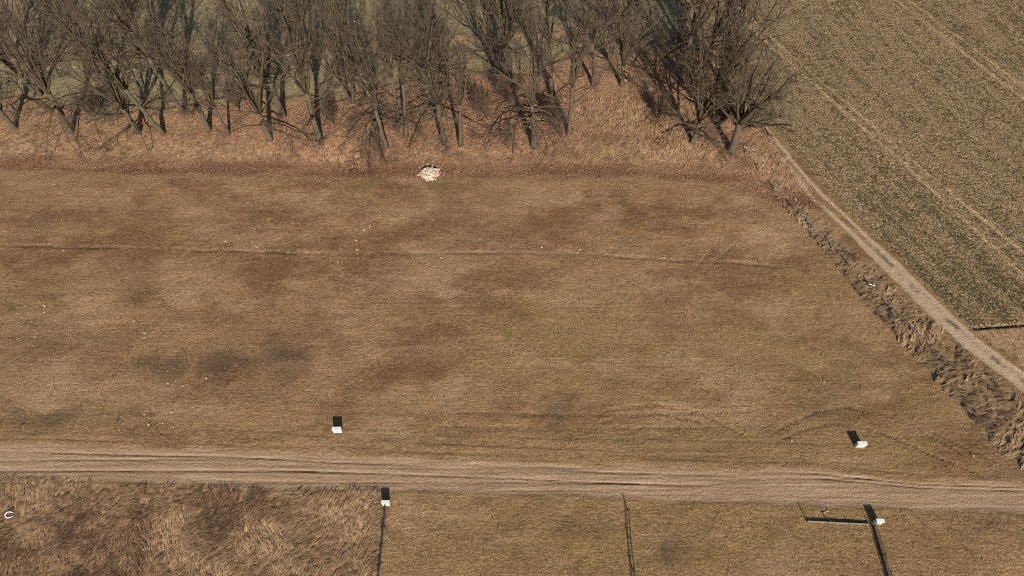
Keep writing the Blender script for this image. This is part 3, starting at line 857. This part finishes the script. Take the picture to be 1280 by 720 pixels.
# dead reeds in the ditch by the farm track
x, y, ci, k = clumped(15000, G(930,190)[0]-2, G(1290,500)[0]+8, G(0,600)[1], G(0,185)[1], lambda F, x, y: F['ditch']*F['near']*(.12+.88*sstep(.38,.6,fbm(x*1.2,y*1.2,2,203))), 12, .065)
F = fields(x, y); n = len(x)
base = .45 + 2.4*(fbm(x*.35, y*.35, 3, 205)-.5)*2
cl_a = rng.normal(0, .3, k)[ci]
L = rng.uniform(.4, .9, n)*(0.65 + .5*sstep(12, 40, F['drun']))
blades('ditch_reeds', x, y, F['z'], base + cl_a + rng.normal(0, .12, n), L, np.clip(rng.normal(.90, .06, n), .2, .98), rng.uniform(.025, .055, n),
       clip(.25 + rng.normal(0, .18, k)[ci] + rng.normal(0, .12, n)), M['straw_blade'], 'flattened pale dead reeds filling the ditch by the farm track', 'reeds')

# rough tussocks in the lower left plot
x, y, ci, k = clumped(11000, G(-60,700)[0]-3, G(481,660)[0]-.1, 8, G(0,598)[1], lambda F, x, y: F['rough']*sstep(.1, .9, yint(ROAD_S, x)-y)*(.45+.55*sstep(.3,.6,fbm(x*.8,y*.8,2,207)))*(1-F['tyre']), 11, .08)
F = fields(x, y); n = len(x)
pal = sstep(.40, .62, fbm(x*.16, y*.16, 3, 209) + .25*sstep(G(330,660)[0], G(440,660)[0], x))
blades('tussock_grass', x, y, F['z'], (.65 + 2.8*(fbm(x*.28, y*.28, 3, 211)-.5)*2) + rng.normal(0, .3, k)[ci] + rng.normal(0, .2, n), rng.uniform(.3, .8, n),
       np.clip(rng.normal(.91, .06, n), .1, .98), rng.uniform(.018, .04, n), clip(.16 + .36*pal + rng.normal(0, .16, k)[ci] + rng.normal(0, .1, n)),
       M['rough_blade'], 'long matted brown grass in the lower left plot', 'grass')

# straw on the bank at the foot of the trees
x, y, ci, k = clumped(22000, -72, G(985,200)[0], G(0,262)[1], G(0,128)[1],
     lambda F, x, y: F['wood']*(1-.8*F['band'])*sstep(-.6, 1.0, y-yint(BAND_N, x))*clip(sstep(6, 1.0, y-yint(BAND_N, x)) + .8*sstep(G(690,180)[0], G(760,180)[0], x))*(.3+.7*sstep(.3,.6,fbm(x*.5,y*.5,2,213))), 6, .12)
F = fields(x, y); n = len(x)
blades('bank_straw', x, y, F['z'], (.7 + 1.4*(fbm(x*.15, y*.15, 2, 215)-.5)*2) + rng.normal(0, .3, k)[ci] + rng.normal(0, .15, n), rng.uniform(.35, .9, n),
       np.clip(rng.normal(.92, .06, n), .2, .98), rng.uniform(.025, .05, n), clip(.30 + rng.normal(0, .15, k)[ci] + rng.normal(0, .12, n)),
       M['bank_blade'], 'pale dry straw grass lying on the bank at the foot of the trees', 'grass')

# rough grass of the field margin, beside the track, and the verge tufts
x, y, ci, k = clumped(9000, G(930,100)[0], G(1290,300)[0]+6, G(0,520)[1], G(0,120)[1],
     lambda F, x, y: F['near']*clip(F['wild']*.7 + .5*sstep(2.4, 1.6, np.abs(F['td']))*sstep(1.0, 1.3, np.abs(F['td']))*(1-F['ditch'])), 6, .12)
F = fields(x, y); n = len(x)
blades('margin_grass', x, y, F['z'], rng.uniform(0, 6.283, n), rng.uniform(.15, .4, n), np.clip(rng.normal(.65, .2, n), .1, .98), rng.uniform(.02, .04, n),
       clip(.35 + rng.normal(0, .15, k)[ci] + rng.normal(0, .1, n)), M['rough_blade'], 'dry brown grass fringing the farm track and crop', 'grass')

# fallen leaves under the trees
def flakes(name, x, y, z, s, tint, mat, label, cat):
    n = len(x)
    a = rng.uniform(0, 6.283, n); tx = rng.normal(0, .35, n); ty = rng.normal(0, .35, n)
    c, sn = np.cos(a), np.sin(a)
    V = np.zeros((n, 4, 3))
    for i, (u, v) in enumerate(((-1, 0), (0, -.6), (1, 0), (0, .6))):
        lx = (u*c - v*sn)*s; ly = (u*sn + v*c)*s
        V[:, i] = np.stack([x+lx, y+ly, z + .03 + lx*tx + ly*ty], 1)
    me = mesh_np(name, V.reshape(-1, 3), quads=np.arange(4*n).reshape(-1, 4))
    add_float(me, 'tint', np.repeat(tint, 4))
    o = obj(name, me, mat); tag(o, label, cat, kind='stuff')
x, y, F = scatter(190000, -75, G(985,200)[0]+3, G(0,262)[1], G(0,45)[1], lambda F, x, y: F['wood']*(.35+.65*sstep(.35,.6,fbm(x*.6,y*.6,3,221)))*(.75+.25*F['band']))
n = len(x)
kk = rng.random(n) > .5*sstep(G(430,150)[0], G(120,150)[0], x)
x, y = x[kk], y[kk]; F = {a: b[kk] for a, b in F.items()}; n = len(x)
flakes('leaf_litter', x, y, F['z'], rng.uniform(.04, .10, n), clip(.45 + .24*rng.standard_normal(n) - .25*F['band']), M['litter_leaf'], 'reddish brown fallen leaves under the trees', 'leaves')

# crop plants: a rosette of leaves each
x, y, F = scatter(250000, 18, G(1290,0)[0]+2, G(0,415)[1], 98, lambda F, x, y: F['crop']*(1-.8*F['tram'])*(.35+.9*sstep(.35,.62,vnoise(F['td']*1.5, F['trun']*.12, 229)))*clip(.14+.6*sstep(.40,.62,fbm(x*2.6,y*2.6,3,223)+.22*(fbm(x*.1,y*.1,2,225)-.5)+.25*sstep(14,0,F['td']-2)*sstep(20,36,F['trun'])-.03)))
k = len(x); per = 4
xi = np.repeat(x, per); yi = np.repeat(y, per); n = k*per
ang = np.tile(np.arange(per)*6.283/per, k) + np.repeat(rng.uniform(0, 6.283, k), per) + rng.normal(0, .25, n)
blades('crop_plants', xi, yi, np.repeat(F['z'], per)+.02, ang, np.repeat(rng.uniform(.08, .16, k), per)*rng.uniform(.7, 1.1, n), np.clip(rng.normal(.86, .08, n), .3, .98),
       rng.uniform(.07, .12, n), clip(np.repeat(.45 + rng.normal(0, .22, k), per) + rng.normal(0, .1, n)), M['crop_leaf'], 'small dark green crop plants in the field', 'crop', 1)

# ------------------------------------------------------------------ meter cabinets
def cabinet(px, py, w, d, h, rz, label, wide_lid=True):
    p = G(px, py)
    r = empty('meter_cabinet', (p[0], p[1], zat(*p)), rz)
    tag(r, label, 'cabinet', 'white meter cabinets along the dirt road')
    m = MB(); m.box(-w/2+.03, w/2-.03, -d/2+.03, d/2-.03, -.2, .14); m.build('plinth', M['conc'], r)
    m = MB(); m.box(-w/2, w/2, -d/2, d/2, .14, h, .012); m.build('body', M['white'], r)
    m = MB(); m.box(-w/2-.025, w/2+.025, -d/2-.03, d/2+.025, h+.001, h+.05, .012); m.build('lid', M['white'], r)
    for s in (-1, 1):
        m = MB()
        x0, x1 = (-w/2+.03, -.006) if s < 0 else (.006, w/2-.03)
        m.box(x0, x1, -d/2-.018, -d/2-.001, .2, h-.05)
        dr = m.build('door', M['white_door'], r)
        for q in range(3):
            m = MB(); m.box(x0+.07, x1-.07, -d/2-.024, -d/2-.0185, h-.14-.03*q, h-.125-.03*q); m.build('vent', M['galv'], dr)
        m = MB(); m.box((-.06 if s < 0 else .035), (-.035 if s < 0 else .06), -d/2-.03, -d/2-.0185, h*.52, h*.52+.09); m.build('lock', M['black'], dr)
    return r
cabinet(423, 540, .80, .28, .82, .02, 'white meter cabinet standing alone in the meadow, left of photo centre')
cabinet(1073.5, 558, .80, .30, .80, 0, 'white meter cabinet standing alone in the meadow at right')
cabinet(483.5, 631, .66, .28, .78, -.02, 'white meter cabinet at the top of the fence below the road')
cabinet(1095, 654, .62, .26, .85, -.03, 'white meter cabinet at the corner where low concrete fence meets mesh fence')

# ------------------------------------------------------------------ plot fences
def mesh_fence(x, y0, y1, h, label, post_d=2.5, plank=True, wob=0.0, tall_first=0):
    """a dark wire mesh fence running towards the camera at x"""
    r = empty('mesh_fence', (x, y0, zat(x, y0)), 0)
    tag(r, label, 'fence', 'mesh fences between the plots')
    z0 = zat(x, y0)
    n = int((y0-y1)/post_d)+1
    pos = []
    for i in range(n):
        yy = -i*post_d; xx = random.uniform(-wob, wob)
        zz = zat(x+xx, y0+yy)-z0; pos.append((xx, yy, zz))
        m = MB(); m.box(xx-.03, xx+.03, yy-.03, yy+.03, zz-.3, zz+h+.08); m.build('post', M['steel'], r)
    for i in range(n-1):
        (xa, ya, za), (xb, yb, zb) = pos[i], pos[i+1]
        m = MB()
        k = 10
        for j in range(9):
            zz = .26 + (h-.28)*j/8
            m.tube([(xa, ya-.032, za+zz), ((xa+xb)/2+random.uniform(-wob, wob)*.6, (ya+yb)/2, (za+zb)/2+zz-.02), (xb, yb+.032, zb+zz)], .007, 4)
        for j in range(1, 13):
            f = j/13; xx = xa+(xb-xa)*f; yy = ya+(yb-ya)*f; zz = za+(zb-za)*f
            m.tube([(xx+.008, yy, zz+.26), (xx+.008, yy, zz+h-.02)], .006, 4)
        m.build('mesh_panel', M['steel'], r)
        if plank:
            m = MB(); m.box(min(xa, xb)-.024, max(xa, xb)+.024, yb+.035, ya-.035, min(za, zb)-.25, max(za, zb)+.24); m.build('base_board', M['conc_dark'], r)
    return r
p = G(482.5, 634); q = G(474, 740)
mesh_fence(p[0], p[1], 7.5, .75, 'dark mesh fence running down from the left lower cabinet', wob=.02)
p = G(784.5, 638)
mesh_fence(p[0], p[1], 7.5, .8, 'dark sagging mesh fence between the two middle plots', wob=.06, plank=False)
p = G(1091, 657)
mesh_fence(p[0], p[1], 7.5, .8, 'dark mesh fence running down from the right lower cabinet', wob=.02)

# low concrete base of the street fence with its first posts
a = G(1008, 652); b = G(1086, 656)
L = float(np.hypot(*(b-a))); rz = math.atan2(b[1]-a[1], b[0]-a[0])
fr = empty('low_fence', (a[0], a[1], zat(*a)), rz)
tag(fr, 'low concrete fence base with few posts left of the right lower cabinet', 'fence')
k = 3
for i in range(k):
    m = MB(); m.box(L*i/k+.035, L*(i+1)/k-.035, -.025, .025, -.2, .2, .006); m.build('base_board', M['conc'], fr)
for i, ph in enumerate((.95, .8, .35)):
    xx = L*i/k
    m = MB(); m.box(xx-.03, xx+.03, -.032, .032, -.3, ph); m.build('post', M['steel'], fr)
m = MB(); m.box(L-.03, L+.03, -.032, .032, -.3, .5); m.build('post', M['steel'], fr)

# ------------------------------------------------------------------ post-and-wire fence along the ditch
PP = [(930,194),(948,214),(968,235),(994,262),(1016,284),(1041,308),(1064,333),(1089,358),(1115,388),(1143,414),(1172,446)]
W = [G(*p) for p in PP]
o0 = W[0]; z0 = zat(*o0)
wf = empty('wire_fence', (o0[0], o0[1], z0), 0)
tag(wf, 'old wooden post and wire fence leaning along the ditch', 'fence')
tops = []
for i, w in enumerate(W):
    zz = zat(*w)-z0; lx, ly = random.uniform(-.12, .12), random.uniform(-.1, .1)
    if i == 0: lx = .28
    h = random.uniform(1.05, 1.3) if i < 6 else random.uniform(.85, 1.1)
    bx, by = w[0]-o0[0], w[1]-o0[1]
    m = MB(); m.tube([(bx, by, zz-.3), (bx+lx*.5, by+ly*.5, zz+h*.5), (bx+lx, by+ly, zz+h)], [.085, .08, .075], 7)
    po = m.build('post', M['wood'], wf)
    m = MB(); m.tube([(bx+lx, by+ly, zz+h-.01), (bx+lx, by+ly, zz+h+.05)], [.078, .04], 7); m.build('post_top', M['wood'], po)
    tops.append((bx+lx, by+ly, zz+h, bx, by, zz))
for f in (.45, .9):
    m = MB()
    pts = []
    for t in tops:
        pts.append((t[3]+(t[0]-t[3])*f, t[4]+(t[1]-t[4])*f, t[5]+(t[2]-t[5])*f))
    m.tube(pts, .006, 4); m.build('wire', M['galv'], wf)

# ------------------------------------------------------------------ stones
def stone_mesh(seed, name='stone'):
    rs = random.Random(seed)
    import bmesh
    bm = bmesh.new(); bmesh.ops.create_icosphere(bm, subdivisions=1, radius=1)
    for v in bm.verts:
        v.co *= rs.uniform(.72, 1.15)
        v.co.z *= .7
    me = bpy.data.meshes.new(name); bm.to_mesh(me); bm.free(); return me
SM = []
for i in range(9):
    me = stone_mesh(100+i); me.materials.append(M[('stone', 'stone_w', 'stone_p')[i % 3]]); SM.append(me)
hp = G(537, 217)
heap = empty('rubble_heap', (hp[0], hp[1], zat(*hp)), 0)
heap.scale = (.72, .86, .8)
tag(heap, 'round heap of white and pinkish rubble at the meadow edge under the trees', 'rubble heap')
import bmesh
bm = bmesh.new()
bmesh.ops.create_uvsphere(bm, u_segments=28, v_segments=14, radius=1)
bmesh.ops.delete(bm, geom=[v for v in bm.verts if v.co.z < -.15], context='VERTS')
for v in bm.verts:
    a = math.atan2(v.co.y, v.co.x)
    k = 1 + .13*math.sin(3*a+1) + .08*math.sin(5*a+2) + random.uniform(-.05, .05)
    v.co = Vector((v.co.x*1.45*k, v.co.y*1.15*k, v.co.z*.5 + random.uniform(-.05, .05)))
me = bpy.data.meshes.new('mound'); bm.to_mesh(me); bm.free()
obj('mound', me, M['stone_p'], heap)
bmr = MB()
RV, RQ = [], []
for i in range(380):
    a = random.uniform(0, 6.283); rr = math.sqrt(random.random())*1.05 if i % 8 else random.uniform(.9, 1.7)
    x_, y_ = math.cos(a)*rr*1.5, math.sin(a)*rr*1.2
    zz = .5*math.sqrt(max(0, 1-min(1, (x_/1.5)**2+(y_/1.2)**2)))
    s = random.uniform(.06, .15) if i > 24 else random.uniform(.17, .27)
    o = None
    if i <= 60:
        o = bpy.data.objects.new('stone', SM[random.choice((0, 1, 1, 1, 2, 4, 4, 7, 7))]); col.objects.link(o); o.parent = heap
        o.location = (x_, y_, zz+s*.25); o.scale = (s*1.15, s, s); o.rotation_euler = (random.uniform(-.5, .5), random.uniform(-.5, .5), random.uniform(0, 6.28))
    else:
        RV.append((x_, y_, zz+s*.2, s))
# the small rubble between them
base = [v.co.copy() for v in SM[1].vertices]; bf = [tuple(p.vertices) for p in SM[1].polygons]
for part in range(3):
    rv, rf = [], []
    for (x_, y_, z_, sz) in RV[part::3]:
        k = len(rv); t = random.uniform(0, 6.28); c_, s_ = math.cos(t), math.sin(t)
        for v in base: rv.append((x_+(v.x*c_-v.y*s_)*sz, y_+(v.x*s_+v.y*c_)*sz, z_+v.z*sz))
        rf += [tuple(k+i for i in f) for f in bf]
    me = bpy.data.meshes.new('rubble'); me.from_pydata(rv, [], rf); me.update()
    tag(obj('rubble', me, M[('stone_w', 'stone_p', 'stone')[part]], heap), kind='stuff')

STONES = {   # cluster -> (label, list of photo points)
 'furrow west': ('small pale stone among the scatter along the furrow at left', [(80,313),(235,313),(282,301),(296,294),(300,312),(310,312),(318,306),(321,308),(338,312),(358,323),(360,315),(384,315)]),
 'furrow mid': ('small pale stone in the scatter near the furrow, left of photo centre', [(462,283),(455,287),(446,312),(447,317),(455,319),(414,325),(422,327),(428,318),(413,318),(432,322),(398,315),(445,300),(551,322),(565,320),(604,320)]),
 'furrow east': ('small pale stone beside the furrow, right of photo centre', [(677,309),(722,316),(725,312),(764,309),(776,315),(790,317),(830,322),(880,318)]),
 'left': ('small pale stone in the scatter at the left side of the meadow', [(56,382),(55,390),(57,400),(22,392),(43,421),(47,416),(42,432),(40,402),(180,423),(181,416),(167,401),(90,362),(70,400),(28,397),(100,402)]),
 'lower left': ('small pale stone in the scatter left of the lone left cabinet', [(220,476),(229,482),(234,481),(210,479),(257,507),(186,531),(197,531),(204,529),(217,534),(181,518),(215,515),(200,463),(210,464),(258,473)]),
 'verge': ('pale pebble on the grass strip behind the low concrete fence base', [(1022,641),(1030,641),(1034,639)]),
}
si = 0
for key, (lb, pts) in STONES.items():
    for (px, py) in pts:
        p = G(px, py)
        o = bpy.data.objects.new('field_stone', SM[3*(si % 3)]); si += 1
        col.objects.link(o)
        s = random.uniform(.06, .14)
        o.location = (p[0], p[1], zat(*p)+s*.25); o.scale = (s*1.2, s, s*.8); o.rotation_euler = (0, 0, random.uniform(0, 6.28))
        tag(o, lb, 'stone', 'pale stones: ' + key)

# ------------------------------------------------------------------ small things
p = G(147.5, 527)
m = MB(); m.tube([(0, 0, -.2), (.01, .0, .35), (.0, .02, .72)], [.035, .033, .03], 6)
o = m.build('wooden_stake', M['black']); o.location = (p[0], p[1], zat(*p)); tag(o, 'thin dark stake standing alone in the left meadow near the road', 'stake')
p = G(181, 620)
r = empty('marker_post', (p[0], p[1], zat(*p)))
tag(r, 'short marker post with red top at the lower road edge, left', 'post')
m = MB(); m.tube([(0, 0, -.2), (0, 0, .6)], .035, 7); m.build('shaft', M['wood'], r)
m = MB(); m.tube([(0, 0, .601), (0, 0, .76), (0, 0, .78)], [.05, .05, .03], 7); m.build('cap', M['red'], r)
p = G(13, 645)
m = MB()
pts = [(.28, .22, .30), (.1, .27, .33), (-.12, .26, .33), (-.28, .14, .30), (-.3, -.02, .27), (-.2, -.17, .25), (.0, -.22, .25), (.2, -.16, .24), (.42, -.07, .22)]
m.tube(pts, .045, 7)
o = m.build('bent_pipe', M['pvc'], smooth=True); o.location = (p[0], p[1], zat(*p)); tag(o, 'white hook-shaped bent pipe lying in the tussocks at the left edge', 'pipe')
for (px, py, lb) in [(989,552,'tiny white survey peg in the meadow left of the lone right cabinet'), (1215,571,'tiny white survey peg in the meadow near the right photo edge'),
                     (1206,494,'tiny white survey peg at the lower edge of the ditch reeds'), (1005,277,'white peg at the ditch fence near its upper bend')]:
    p = G(px, py)
    r = empty('survey_peg', (p[0], p[1], zat(*p)))
    tag(r, lb, 'peg', 'white survey pegs')
    m = MB(); m.box(-.025, .025, -.025, .025, -.15, .2); m.build('stake', M['wood'], r)
    m = MB(); m.box(-.05, .05, -.05, .05, .201, .26, .01); m.build('head', M['pvc'], r)
p = G(1089, 357)
m = MB(); m.tube([(-.3, .1, .5), (0, 0, .52), (.28, -.12, .48)], [.07, .08, .05], 6)
o = m.build('plastic_bottle', M['pvc'], smooth=True); o.location = (p[0], p[1], zat(*p)); tag(o, 'bit of white litter caught in the ditch reeds', 'litter')
# dead branches fallen under the trees and on the verge
for (px, py, L, a, lb) in [(935,190,1.8,-.9,'pale fallen branch at the foot of the spreading end tree')]:
    p = G(px, py); m = MB()
    m.tube([(-L/2, 0, .08), (-L*.15, .07, .14), (L*.2, -.03, .11), (L/2, .06, .06)], [.05, .045, .04, .02], 6)
    m.tube([(-L*.1, .06, .13), (L*.1, .32, .2), (L*.28, .45, .12)], [.03, .025, .01], 5)
    o = m.build('fallen_branch', M['wood_pale'] if px < 1000 else M['limb']); o.location = (p[0], p[1], zat(*p)); o.rotation_euler = (0, 0, a)
    tag(o, lb, 'branch', 'fallen branches')
